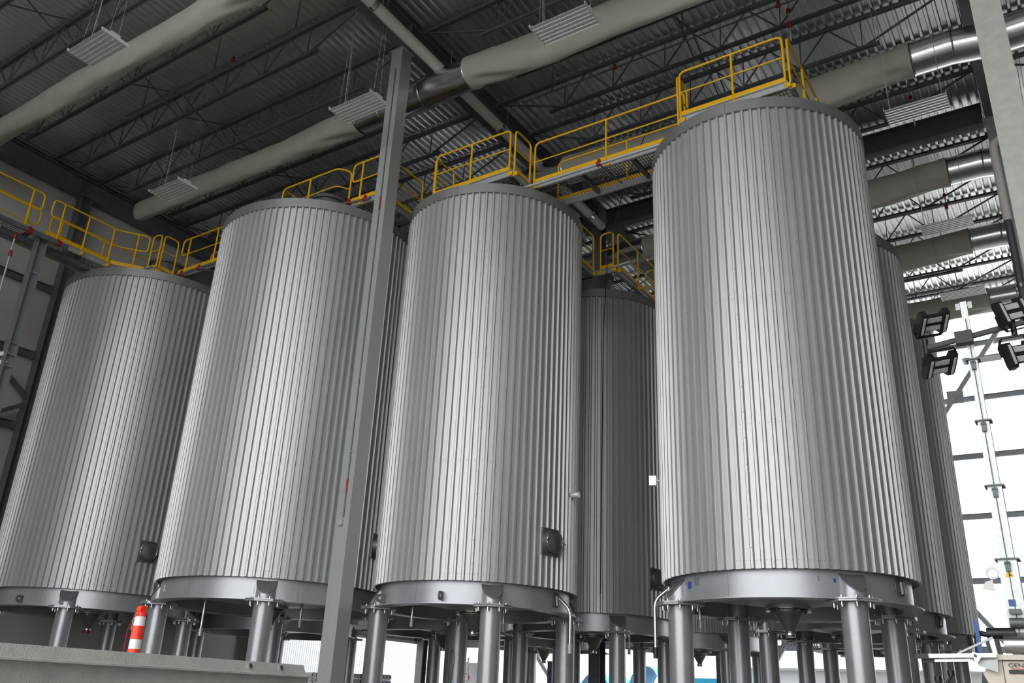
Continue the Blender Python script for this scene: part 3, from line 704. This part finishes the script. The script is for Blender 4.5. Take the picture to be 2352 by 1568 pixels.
# rails
rail([(-21.1, 2.0), (-21.1, 9.2)], 'yellow guardrail at the far left frame edge, ending in a rounded loop', end='loop', posts=[1.5, 3.0, 4.5, 5.6], toe=False)
rail([(-21.97, 2.0), (-21.97, 9.6)], 'rear yellow guardrail of the left walkway, near part', end='loop', toe=False)
rail([(-21.1, 9.45), (-21.1, 11.3), (-20.62, 12.0)], 'yellow guardrail above the steel support post, left of the leftmost tank', start='loop', end='loop', posts=[1.0, 1.75])
rail([(-21.97, 9.9), (-21.97, 14.6)], 'rear yellow guardrail beside the left wall column', start='loop', end='loop', toe=False)
rail([(-20.5, 12.03), (-20.18, 12.08)], 'tiny yellow gate hoop on the corner of the leftmost tank', posts=[])
rail([(-20.15, 12.15), (-20.15, 12.6)], 'narrow yellow hoop beside the start of the left catwalk', posts=[])
rail([(-19.95, 12.62), (-15.5, 12.62)], 'yellow guardrail rising from the leftmost tank to the wide tank', start='loop', end='loop')
rail([(-19.9, 13.53), (-15.5, 13.53)], 'rear yellow rail of the left catwalk, mostly behind the wide tank', start='loop', end='loop', toe=False)
rail([(-15.38, 12.12), (-13.5, 12.12), (-13.32, 12.4)], 'yellow guardrail with a clipped corner on the wide tank', posts=[.95])
rail([(-15.4, 12.15), (-15.4, 12.6)], 'short yellow side rail at the left end of the wide tank platform', posts=[], toe=False)
rail([(-13.08, 12.22), (-12.13, 12.22), (-12.13, 13.65)], 'yellow guardrail passing behind the tall column', start='loop', posts=[.94])
rail([(-13.0, 14.55), (-11.2, 14.55)], 'rear yellow rail seen just right of the tall column', start='loop', end='post', toe=False)
rail([(-11.13, 12.93), (-9.08, 12.93)], 'yellow guardrail across the front of the middle tank top', posts=[1.0])
rail([(-11.2, 12.98), (-11.2, 13.68)], 'yellow side rail at the left end of the middle tank platform', posts=[], toe=False)
rail([(-8.98, 12.98), (-8.98, 13.6)], 'narrow yellow hoop at the right end of the middle tank platform', posts=[])
rail([(-8.88, 13.63), (-5.32, 13.63)], 'front yellow guardrail of the grating catwalk, right of the middle tank')
rail([(-8.8, 14.53), (-5.3, 14.53)], 'rear yellow guardrail of the grating catwalk, seen lower through the front one')
rail([(-5.17, 13.03), (-3.15, 13.03)], 'large yellow guardrail on top of the right front tank', posts=[1.05])
rail([(-5.24, 13.08), (-5.24, 13.58)], 'narrow yellow hoop at the left end of the right tank platform', posts=[], toe=False)
rail([(-3.08, 13.1), (-3.08, 16.2)], 'yellow side rail receding on the right of the right tank platform', posts=[1.0, 2.0])
rail([(-9.72, 16.3), (-9.72, 17.95)], 'yellow rail of the catwalk running back, at the middle tank right edge', posts=[])
rail([(-9.52, 17.98), (-9.15, 17.98)], 'small yellow hoop on the front of the shaded rear tank platform', posts=[])
rail([(-9.07, 18.1), (-9.07, 20.4)], 'yellow side rail sloping down to the right over the shaded rear tank', posts=[1.2])
rail([(-9.4, 20.5), (-9.0, 20.5)], 'low yellow hoop behind the shaded tank side rail', toe=False, posts=[])
# steel support tower at far left
t = column(-20.98, 9.35, 11.9, 'steel support post under the left walkway, left of the leftmost tank', Mgd2, .24)
for z in (10.9, 9.0, 8.7, 8.4, 6.4, 4.0): MB().box((0, 0, z), (.22, .2, .012)).build('stiffener_plate', Mgv, t)
MB().bar((0, 0, 8.75), (-.9, -1.3, 8.2), .1, .1).bar((0, 0, 8.55), (-.9, -1.4, 7.6), .1, .1).build('knee_brace', Mgv, t)
MB().bar((-.4, -7.0, 11.85), (-.4, 2.3, 11.85), .14, .14).build('walkway_beam', Mgd, t)
t = column(-22.1, 1.9, 11.9, 'support post of the left walkway beyond the left frame edge', Mgd, .2)
t = thing('stair_landing', 'low stair landing at the far left frame edge, below the walkway', 'landing', (-22.9, 6.6, 9.3))
MB().b2((0, 0, -.12), (1.0, 2.0, 0)).build('landing_deck', Mgt, t)
for x in (.05, .95): MB().b2((x-.05, 0, -9.28), (x+.05, .1, -.12)).b2((x-.05, 1.9, -9.28), (x+.05, 2.0, -.12)).build('landing_post', Mgd, t)
rail([(-21.88, 6.65), (-21.88, 8.1)], 'yellow guardrail low at the left frame edge on the stair landing', z=9.3, posts=[.9], toe=False)
rail([(-22.8, 8.62), (-21.95, 8.62)], 'second yellow hoop low at the left edge, just behind the first', z=9.3, posts=[], toe=False)
# sprinkler / utility pipes with red clamps
def upipe(p, q, label, r=.035, clamps=(), arms=(), m=Mgv):
    t = thing('utility_pipe', label, 'pipe', p); d = Vector(q)-Vector(p)
    MB().tube((0, 0, 0), d, r, 14).build('pipe', m, t); u = d.normalized()
    for f in clamps:
        c = d*f; MB().tube(c-u*.05, c+u*.05, r+.022, 10).box(c+Vector((0, 0, .06)), (.05, .05, .1)).build('red_clamp', Mrd, t)
    for f, v in arms:
        c = d*f; MB().tube(c, c+Vector(v), .018, 8).build('branch_arm', Mgd, t)
    return t
upipe((-9.3, 13.42, 11.92), (-5.6, 13.42, 11.92), 'thin grey pipe running under the front edge of the grating catwalk', clamps=(.58,), arms=((.58, (.1, .85, -.02)),))
upipe((-20.0, 12.45, 11.9), (-15.9, 12.45, 11.9), 'thin dark pipe with red clamps under the left catwalk', clamps=(.12, .3), arms=((.3, (.6, .5, -.05)),), m=Mgd)
upipe((-20.72, 1.5, 11.83), (-20.72, 9.9, 11.83), 'dark pipe with red fittings under the left walkway', .06, clamps=(.88, .97), arms=((.8, (0, 0, -.9)),), m=Mgd)
upipe((-20.7, 8.6, 11.6), (-20.75, 8.75, 2.0), 'slim vertical pipe hanging beside the left support post', .022, clamps=(.01, .06))
upipe((-13.05, 12.0, 11.95), (-12.3, 12.1, 11.95), 'short pipe with large red fittings under the bridge left of the column', .03, clamps=(.2, .8), m=Mgd)
upipe((XG+1.5, 14.75, 15.5), (XR-1.2, 14.75, 15.5), 'slim sprinkler pipe between joists at the top right', .02, arms=((.1, (0, 0, 1.03)), (.5, (0, 0, 1.03)), (.9, (0, 0, 1.03))), clamps=(.3, .75), m=Mgd)
upipe((-19.5, 9.9, 15.5), (-12.4, 9.9, 15.5), 'slim sprinkler pipe between joists over the left tanks', .02, arms=((.1, (0, 0, 1.03)), (.5, (0, 0, 1.03)), (.9, (0, 0, 1.03))), clamps=(.6,), m=Mgd)
for x, y, lb in ((-1.75, 19.2, 'red fitting drop hanging beside the upper right light'), (-6.9, 19.6, 'red fitting drop over the gap between tanks'), (-1.75, 24.2, 'red fitting drop under the second right duct'), (-7.2, 8.3, 'red fitting drop near the top center'), (-3.4, 14.9, 'red fitting drop over the right front tank railing')):
    t = thing('sprinkler_drop', lb, 'sprinkler', (x, y, 14.6)); MB().tube((0, 0, 0), (0, 0, 2.0), .016, 8).build('drop_pipe', Mgv, t)
    MB().tube((0, 0, .35), (0, 0, .5), .045, 10).tube((0, 0, .75), (0, 0, .85), .045, 10).build('red_coupling', Mrd, t)
# thin black cable in the gap
o = MB().path([(0, 0, 0), (-.9, .8, -.55), (-2.0, 1.9, -1.6), (-2.3, 2.2, -4), (-2.35, 2.2, -10.4)], .012, 6).build('hanging_cable', Mbk, None, (-7.2, 15.9, 14.3)); tag(o, 'thin black cable drooping into the gap between the tanks', 'cable')

# ------------------------------------------------------------------ lighting mast and generator (lower right)
XM, YM = -.83, 11.5
t = thing('light_tower', 'mobile lighting tower with a telescopic mast and beige generator cabinet', 'light tower', (XM, YM, 0))
secs = [(.19, 1.2, 3.3), (.15, 3.1, 4.15), (.125, 4.0, 4.95), (.10, 4.8, 5.75), (.075, 5.6, 6.55)]
for w, za, zb in secs:
    o = MB().box((0, 0, (za+zb)/2), (w, w, zb-za)).build('mast_section', Mrb, t)
    if w > .08:
        MB().box((0, 0, zb), (w+.06, w+.06, .018)).build('section_collar', Mgd, o)
        MB().box((0, -w/2-.02, zb-.09), (.05, .04, .1)).tube((-.03, -w/2-.03, zb-.05), (.03, -w/2-.03, zb-.05), .018, 10).build('cable_pulley', Mgd, o)
MB().tube((0, -.11, 2.2), (0, -.06, 6.3), .005, 6).build('winch_cable', Mgd, t)
MB().box((-.07, 0, 6.5), (.05, .03, .09)).box((.07, 0, 6.5), (.05, .03, .09)).box((0, 0, 6.5), (.18, .02, .03)).build('top_bracket', Mgv, t)
arm = MB().bar((-.5, -.08, 5.98), (.62, -.08, 6.12), .05, .06).build('lamp_crossbar', Mbk, t)
MB().box((-.05, -.1, 6.03), (.2, .12, .16)).build('lamp_control_box', Mbk, t)
for xx in (-.5, .5): MB().tube((xx, -.08, 5.86+.11*(xx+.5)), (xx, -.08, 6.1+.11*(xx+.5)), .035, 10).build('pivot_clamp', Mbk, t)
def lamp(px, pz, tilt, side, flip, ry):
    o = MB(); w, h = .24, .19
    for s_ in (-1, 1):
        P = [(-.05, -h), (.05, -h-.02), (.075, -h+.05), (.075, h-.05), (.05, h+.02), (-.05, h), (-.07, h-.06), (-.07, -h+.06)]
        o.add([(s_*(w-.055)+dx, y_, z_) for dx in (-.05, .05) for y_, z_ in P], [tuple(range(7, -1, -1)), tuple(range(8, 16))]+[(i, (i+1) % 8, 8+(i+1) % 8, 8+i) for i in range(8)])
    o.box((0, 0, 0), (.3, .08, .27))
    hd = o.build('lamp_head', Mbk, t)
    hd.matrix_local = Matrix.Translation((px, -.12, pz)) @ Matrix.Rotation(math.radians(side), 4, 'Z') @ Matrix.Rotation(math.radians(tilt), 4, 'X') @ Matrix.Rotation(math.radians(ry), 4, 'Y')
    for s_ in (-1, 1): MB().box((s_*(w-.055), -.078, 0), (.035, .012, .3)).build('led_strip', Mld, hd)
    for z_ in (-.075, .075): MB().box((0, -.043, z_), (.24, .012, .085)).build('led_panel', Mld, hd)
    f = -1 if flip else 1
    yk = MB(); yp = [(-.27, .03, 0), (-.28, .03, -f*.14), (-.2, .03, -f*.27), (.2, .03, -f*.27), (.28, .03, -f*.14), (.27, .03, 0)]
    for a_, b_ in zip(yp[:-1], yp[1:]): yk.bar(a_, b_, .016, .05, (0, 1, 0))
    yk.build('lamp_yoke', Mbk, hd); hd.scale = (.82, .82, .82)
    return hd
lamp(-.38, 6.30, 52, 52, False, -22); lamp(-.37, 5.71, 52, 52, True, -22); lamp(.52, 6.26, 0, 40, False, -18); lamp(.52, 5.70, 2, 40, True, -14)
# cabinet
gx = .35
P = [(-.72, .5), (-.72, 1.65), (-.64, 2.05), (-.55, 2.18), (1.6, 2.18), (1.6, .5)]
mb = MB(); mb.add([(gx+x, y, z) for y in (-1.15, .9) for x, z in P], [tuple(range(5, -1, -1)), tuple(range(6, 12))]+[(i, (i+1) % 6, 6+(i+1) % 6, 6+i) for i in range(6)])
cab = mb.build('generator_cabinet', Mbg, t)
MB().b2((gx-.75, -1.2, 2.16), (gx+1.65, .95, 2.21)).build('cabinet_roof', Mbg, cab)
MB().b2((gx-.47, -1.16, .7), (gx-.465, -1.152, 2.16)).b2((gx-.47, -1.16, 2.155), (gx+1.6, -1.152, 2.16)).build('door_seam', Mtx, cab)
MB().b2((gx-.42, -1.17, 2.035), (gx-.29, -1.152, 2.07)).build('door_handle', Mbk, cab)
mb = MB(); mb.add([(gx+x, -1.158, z) for x, z in ((-.72, .5), (-.72, 1.7), (-.66, 2.04), (-.60, 1.9), (-.60, 1.78), (-.5, 1.62), (-.5, .5))], [tuple(range(6, -1, -1))]); mb.build('black_end_trim', Mbk, cab)
# outrigger rails
MB().bar((gx-1.12, -1.25, 2.185), (gx-.5, -1.25, 2.20), .035, .04).bar((gx-1.08, -1.18, 2.145), (gx-.72, -1.18, 2.155), .03, .03).build('lift_bar', Mlp, t)
MB().bar((gx-1.25, -1.25, 2.18), (gx-1.12, -1.25, 2.185), .042, .05).bar((gx-1.2, -1.18, 2.14), (gx-1.08, -1.18, 2.145), .035, .035).build('bar_grip', Mbk, t)
mb = MB(); mb.add([(gx+x, -1.28, z) for x, z in ((-.71, 2.23), (-.66, 2.215), (-.64, 2.17), (-.67, 2.13), (-.70, 2.14))]+[(gx+x, -1.27, z) for x, z in ((-.71, 2.23), (-.66, 2.215), (-.64, 2.17), (-.67, 2.13), (-.70, 2.14))], [(4, 3, 2, 1, 0), (5, 6, 7, 8, 9), (0, 1, 6, 5), (1, 2, 7, 6), (2, 3, 8, 7), (3, 4, 9, 8), (4, 0, 5, 9)]); mb.build('latch_plate', Mlp, t)
MB().tube((gx-.685, -1.285, 2.19), (gx-.685, -1.31, 2.19), .014, 12).build('latch_knob', Mbs, t)
mb = MB(); q = [(-.68, 2.15), (-.5, 2.16), (-.51, 2.04), (-.68, 2.10)]
mb.add([(gx+x, y, z) for y in (-1.22, -1.21) for x, z in q], [(3, 2, 1, 0), (4, 5, 6, 7), (0, 1, 5, 4), (1, 2, 6, 5), (2, 3, 7, 6), (3, 0, 4, 7)]); mb.build('bracket_plate', Mgv, t)
# winch, hoses, exhaust
MB().tube((-.14, -.35, 2.36), (.08, -.35, 2.36), .09, 20).tube((-.22, -.5, 2.2), (-.24, -.5, 2.4), .07, 20).build('metal_exhaust', Mal, t)
MB().path(rnd([(-.42, -.3, 2.2), (-.4, -.3, 2.5), (-.3, -.3, 2.46), (-.1, -.3, 2.5)], .06, 3), .03, 10).tube((-.3, -.3, 2.48), (-.02, -.3, 2.48), .06, 14).build('black_hose', Mbk, t)
MB().box((-.38, -.4, 2.4), (.04, .06, .38)).build('dark_blue_strap', Mbs, t)
MB().bar((-.55, -.8, 2.24), (-.2, -.8, 2.4), .04, .02).build('hinge_arm', Mgv, t)
MB().tube((-.07, -.16, 2.6), (.07, -.16, 2.6), .055, 16).box((0, -.16, 2.72), (.12, .08, .05)).box((0, -.15, 2.48), (.15, .08, .04)).build('winch_drum', Mgd, t)
MB().box((-.02, -.105, 2.82), (.07, .006, .07)).build('blue_decal', Mbs, t)
mb = MB(); mb.add([(-.045, -.1, 3.1), (.045, -.1, 3.1), (0, -.1, 3.19), (-.045, -.096, 3.1), (.045, -.096, 3.1), (0, -.096, 3.19)], [(0, 1, 2), (5, 4, 3), (0, 3, 4, 1), (1, 4, 5, 2), (2, 5, 3, 0)]); wt = mb.build('warning_triangle', Mye, t)
MB().box((0, -.103, 3.125), (.012, .004, .04)).box((.012, -.103, 3.12), (.02, .004, .012)).build('warning_symbol', Mtx, wt)
MB().path([(-.17+.06*math.cos(a), -.05, 3.15+.06*math.sin(a)) for a in [2*PI*i/16 for i in range(16)]], .012, 6, True).build('hanger_ring', Mlp, t)
mb = MB(); mb.add([(-.26, -.05, 3.06), (-.18, -.05, 3.08), (-.17, -.05, 2.95), (-.30, -.05, 2.98), (-.26, -.04, 3.06), (-.18, -.04, 3.08), (-.17, -.04, 2.95), (-.30, -.04, 2.98)], [(3, 2, 1, 0), (4, 5, 6, 7), (0, 1, 5, 4), (1, 2, 6, 5), (2, 3, 7, 6), (3, 0, 4, 7)]); mb.build('paper_tag', Mwp, t)
# chassis
MB().b2((gx-.8, -1.1, .38), (gx+1.7, .9, .52)).build('trailer_frame', Mgd, t)
for y in (-1.15, .95): MB().tube((gx+.7, y-.1, .33), (gx+.7, y+.1, .33), .33, 28).build('wheel', Mcon, t)
for x, y in ((gx-.85, -.9), (gx-.85, .7), (gx+1.7, -.9)): MB().tube((x, y, 0), (x, y, .6), .03, 10).box((x, y, .01), (.16, .16, .02)).build('stabilizer_jack', Mgd, t)
# crank jack handle near bottom
for dx, zt_ in ((-1.16, 2.0), (-1.03, 2.06)):
    MB().tube((gx+dx, -1.0, 0.0), (gx+dx, -1.0, zt_-.14), .025, 10).tube((gx+dx, -1.0, zt_-.14), (gx+dx+.06, -1.0, zt_-.05), .015, 8).build('jack_tube', Mbk, t)
    MB().tube((gx+dx+.06, -1.0, zt_-.05), (gx+dx+.06, -1.0, zt_), .035, 14).build('jack_knob', Mbk, t)
# lettering
def text(s, size, loc, m, name, parent, rot=(PI/2, 0, 0), ext=.002):
    cu = bpy.data.curves.new(name, 'FONT'); cu.body = s; cu.size = size; cu.extrude = ext
    o = bpy.data.objects.new(name, cu); C.objects.link(o); dg = bpy.context.evaluated_depsgraph_get()
    me = bpy.data.meshes.new_from_object(o.evaluated_get(dg)); bpy.data.objects.remove(o)
    me.materials.append(m); o = bpy.data.objects.new(name, me); C.objects.link(o); o.parent = parent; o.location = loc; o.rotation_euler = rot; return o
lt = text('GENERAC', .062, (gx-.42, -1.16, 2.095), Mtx, 'brand_lettering', t); lt.scale = (1.1, .85, 1)
MB().b2((gx-.40, -1.165, 2.078), (gx-.1, -1.158, 2.083)).build('red_underline', Mrt, t)
text('10', .08, (gx-.24, -1.16, 1.97), Mtx, 'model_number', t)

# ------------------------------------------------------------------ galvanized beam (lower left) and delineator post
t = thing('galvanized_beam', 'galvanized steel beam lying across the lower left corner, very near', 'beam', (-3.5, 0, 0))
P = [(0, 1.60), (.0, 1.648), (.03, 1.652), (.035, 1.660), (-.02, 1.664), (-.045, 1.712), (-.16, 1.712), (-.16, 1.60), (-.10, 1.30), (.0, 1.30)]
y0, y1 = -.4, 3.42
MBb = MB(); MBb.add([(x, y, z) for y in (y0, y1) for x, z in P], [tuple(range(len(P))), tuple(range(2*len(P)-1, len(P)-1, -1))]+[(i, len(P)+i, len(P)+(i+1) % len(P), (i+1) % len(P)) for i in range(len(P))])
MBb.build('beam_body', Mgb, t)
MB().bar((.036, y0, 1.656), (.036, y1, 1.656), .010, .008).build('edge_highlight', Mrb, t)  # highlight on the rounded lip, put in as a lighter strip
for y in (3.05, 3.25): MB().tube((-.035, y, 1.688), (-.022, y, 1.692), .011, 12).build('bolt_head', Mal, t)
for y in (.2, 2.9): MB().b2((-.16, y-.05, 1.29), (.0, y+.05, 1.302)).b2((-.13, y-.05, .05), (-.03, y+.05, 1.29)).b2((-.3, y-.2, 0), (.14, y+.2, .05)).build('stand', Mgd, t)
cxp, cyp = -7.05, 4.80
t = thing('concrete_block', 'concrete block carrying the orange post behind the galvanized beam', 'block', (cxp, cyp, 0))
MB().box((0, 0, .6), (.8, .8, 1.2)).build('block_body', Mcc, t)
t = thing('delineator_post', 'orange delineator post with white reflective bands', 'safety post', (cxp, cyp, 1.2))
MB().lathe([(.2, 0), (.2, .04), (.06, .06), (.057, .30), (.053, .32)], 28).build('post_base', Mor, t)
def seg(z0, z1, r0, r1, m, nm): MB().lathe([(0, z0), (r0, z0), (r1, z1), (0, z1)], 28).build(nm, m, t)
seg(.32, .65, .054, .052, Mor, 'tube'); seg(.65, .73, .050, .049, Mrf, 'reflective_band'); seg(.73, .84, .053, .050, Mor, 'tube'); seg(.84, .92, .048, .046, Mrf, 'reflective_band'); seg(.92, .95, .05, .046, Mor, 'tube')
MB().tube((-.03, 0, .975), (.03, 0, .975), .034, 16).tube((0, 0, .93), (0, 0, .98), .02, 10).build('grab_handle', Mor, t)
MB().path([(.04, -.05, .94), (.0, -.07, .9), (-.06, -.06, .8), (-.07, -.05, .5), (-.12, -.05, .1)], .004, 6).build('cord', Mrd, t)

# ------------------------------------------------------------------ things outside and behind the legs
def pipes(x, y, lb, rows, n=3):
    k0 = None; nm = ['top row', 'second row', 'third row', 'fourth row', 'fifth row', 'bottom row']
    t0 = thing('pipe_rack', 'low steel rack holding %s' % lb, 'rack', (x, y, 0))
    base = 2.15-rows*.17
    MB().b2((-.0, -.6, 0), (.05, .6, base)).b2((1.2, -.6, 0), (1.25, .6, base)).b2((-.05, -.6, base-.06), (1.3, .6, base)).build('rack_frame', Mgd, t0)
    for j in range(rows):
        for i in range(n):
            o = MB().lathe([(.058, 0), (.08, 0), (.08, 1.5), (.058, 1.5)], 16, True, True).build('white_pipe', Mwh, None, (x+.0, y-.45+i*.17, base+.085+j*.17)); o.rotation_euler = (0, PI/2, 0)
            for q_ in (.55, .75, 1.05): put('pipe_collar', MB().lathe([(.0805, 0), (.084, 0), (.084, .04), (.0805, .04)], 14), Mcon, o, 'pipe_collar', (0, 0, q_))
            tag(o, 'white plastic pipe lying in %s' % lb, 'pipe', 'stacked white pipes in %s' % lb)
pipes(-24.4, 24.0, 'the pipe stack left of the tall column foot', 6); pipes(-22.1, 24.0, 'the pipe stack right of the tall column foot', 4)
def tarp(x, y, w, h, d, lb):
    mb = MB(); n = 24
    for i in range(n+1):
        for j in range(9):
            a = PI*i/n; xx = -math.cos(a)*w/2; zz = max(0, math.sin(a))**.7*h+noise.noise(Vector((i*.4, j*.6, x)))*.12; mb.v.append((xx, (j/8-.5)*d, max(0, zz)))
    for i in range(n):
        for j in range(8): mb.f.append((i*9+j, i*9+j+1, (i+1)*9+j+1, (i+1)*9+j)); mb.sm.append(True)
    o = mb.build('tarpaulin_pile', Mbl, None, (x, y, -.2)); tag(o, lb, 'tarpaulin')
tarp(-23.3, 45, 2.6, 3.2, 3, 'bright blue tarpaulin mound outside, left of the shaded tank front leg')
tarp(-20.4, 45, 2.4, 3.7, 3, 'bright blue tarpaulin mound outside, right of the shaded tank front leg')
o = MB().b2((-1.3, -2, 0), (1.3, 2, 3.1)).build('tarpaulin_pile', Mbl, None, (-17.1, 45, -.2)); tag(o, 'flat-topped blue covered stack outside behind the right front tank', 'tarpaulin')
def building(x, y, w, d, h, lb, wins, rz=0):
    t = thing('site_building', lb, 'building', (x, y, -.2), rz)
    MB().b2((0, 0, 0), (w, d, h)).build('wall', Mwh, t)
    MB().b2((-.2, -.3, h), (w+.2, d+.2, h+.12)).build('roof', Mgv, t)
    for wx, wz, ww, wh in wins:
        f = MB().b2((wx-.06, -.05, wz-.06), (wx+ww+.06, .0, wz+wh+.06)).build('window', Mwp, t); MB().b2((wx, -.06, wz), (wx+ww, -.045, wz+wh)).build('pane', Mgl, f)
building(-15.3, 45, 14, 6, 3.6, 'long white site building outside, seen between the right tank legs', [(1.0, 1.3, 1.2, 1.5), (4.2, 1.4, .5, 1.2), (5.6, 1.4, .5, 1.2), (8.5, 1.4, .6, 1.2), (11, 1.4, .6, 1.2)], -.06)
building(-40, 47, 5, 6, 5.2, 'pale site building outside behind the middle left legs', [(2.0, 1.6, 1.4, 2.0)])
t = thing('site_building', 'white ribbed-siding building outside the low opening in the left wall', 'building', (-34, 20, -.2))
bw = MB(); k_ = 0
while k_ < 172: bw.b2((2.94, k_*.13, 0), (2.975, k_*.13+.09, 5.5)); k_ += 1
bw.b2((0, 0, 0), (2.94, 22.5, 5.5)).build('wall', Mwh, t); MB().b2((-.2, -.2, 5.5), (3.2, 22.7, 5.62)).build('roof', Mgv, t)
# ladder
t = thing('ladder', 'metal ladder standing in the far doorway between middle legs', 'ladder', (-24.7, 33.4, 0))
for x in (0, .42): MB().b2((x-.03, -.03, 0), (x+.03, .03, 3.2)).build('ladder_rail', Mgv, t)
for k in range(10): MB().tube((0, 0, .3+k*.3), (.42, 0, .3+k*.3), .018, 8).build('rung', Mgv, t)
t = thing('white_banner', 'white banner with red handwriting behind the ladder', 'banner', (-25.2, 33.9, 0))
MB().b2((-.1, 0, .2), (1.7, .03, 3.0)).build('sheet', Mwh, t)
text('SO', .5, (.05, -.01, 2.2), Mrt, 'red_writing', t); text('E', .5, (.05, -.01, 1.6), Mrt, 'red_writing', t)
t = thing('portable_cabin', 'dark blue upright cabin outside behind the small hopper', 'cabin', (-19.9, 33.0, 0))
MB().b2((0, 0, 0), (.45, .9, 3.05)).build('cabin_shell', Mwd, t); MB().b2((.45, 0, 0), (.62, .9, 3.05)).build('white_side', Mwp, t)
MB().b2((-.02, -.02, 3.05), (.66, .92, 3.1)).build('cabin_roof', Mgd, t)
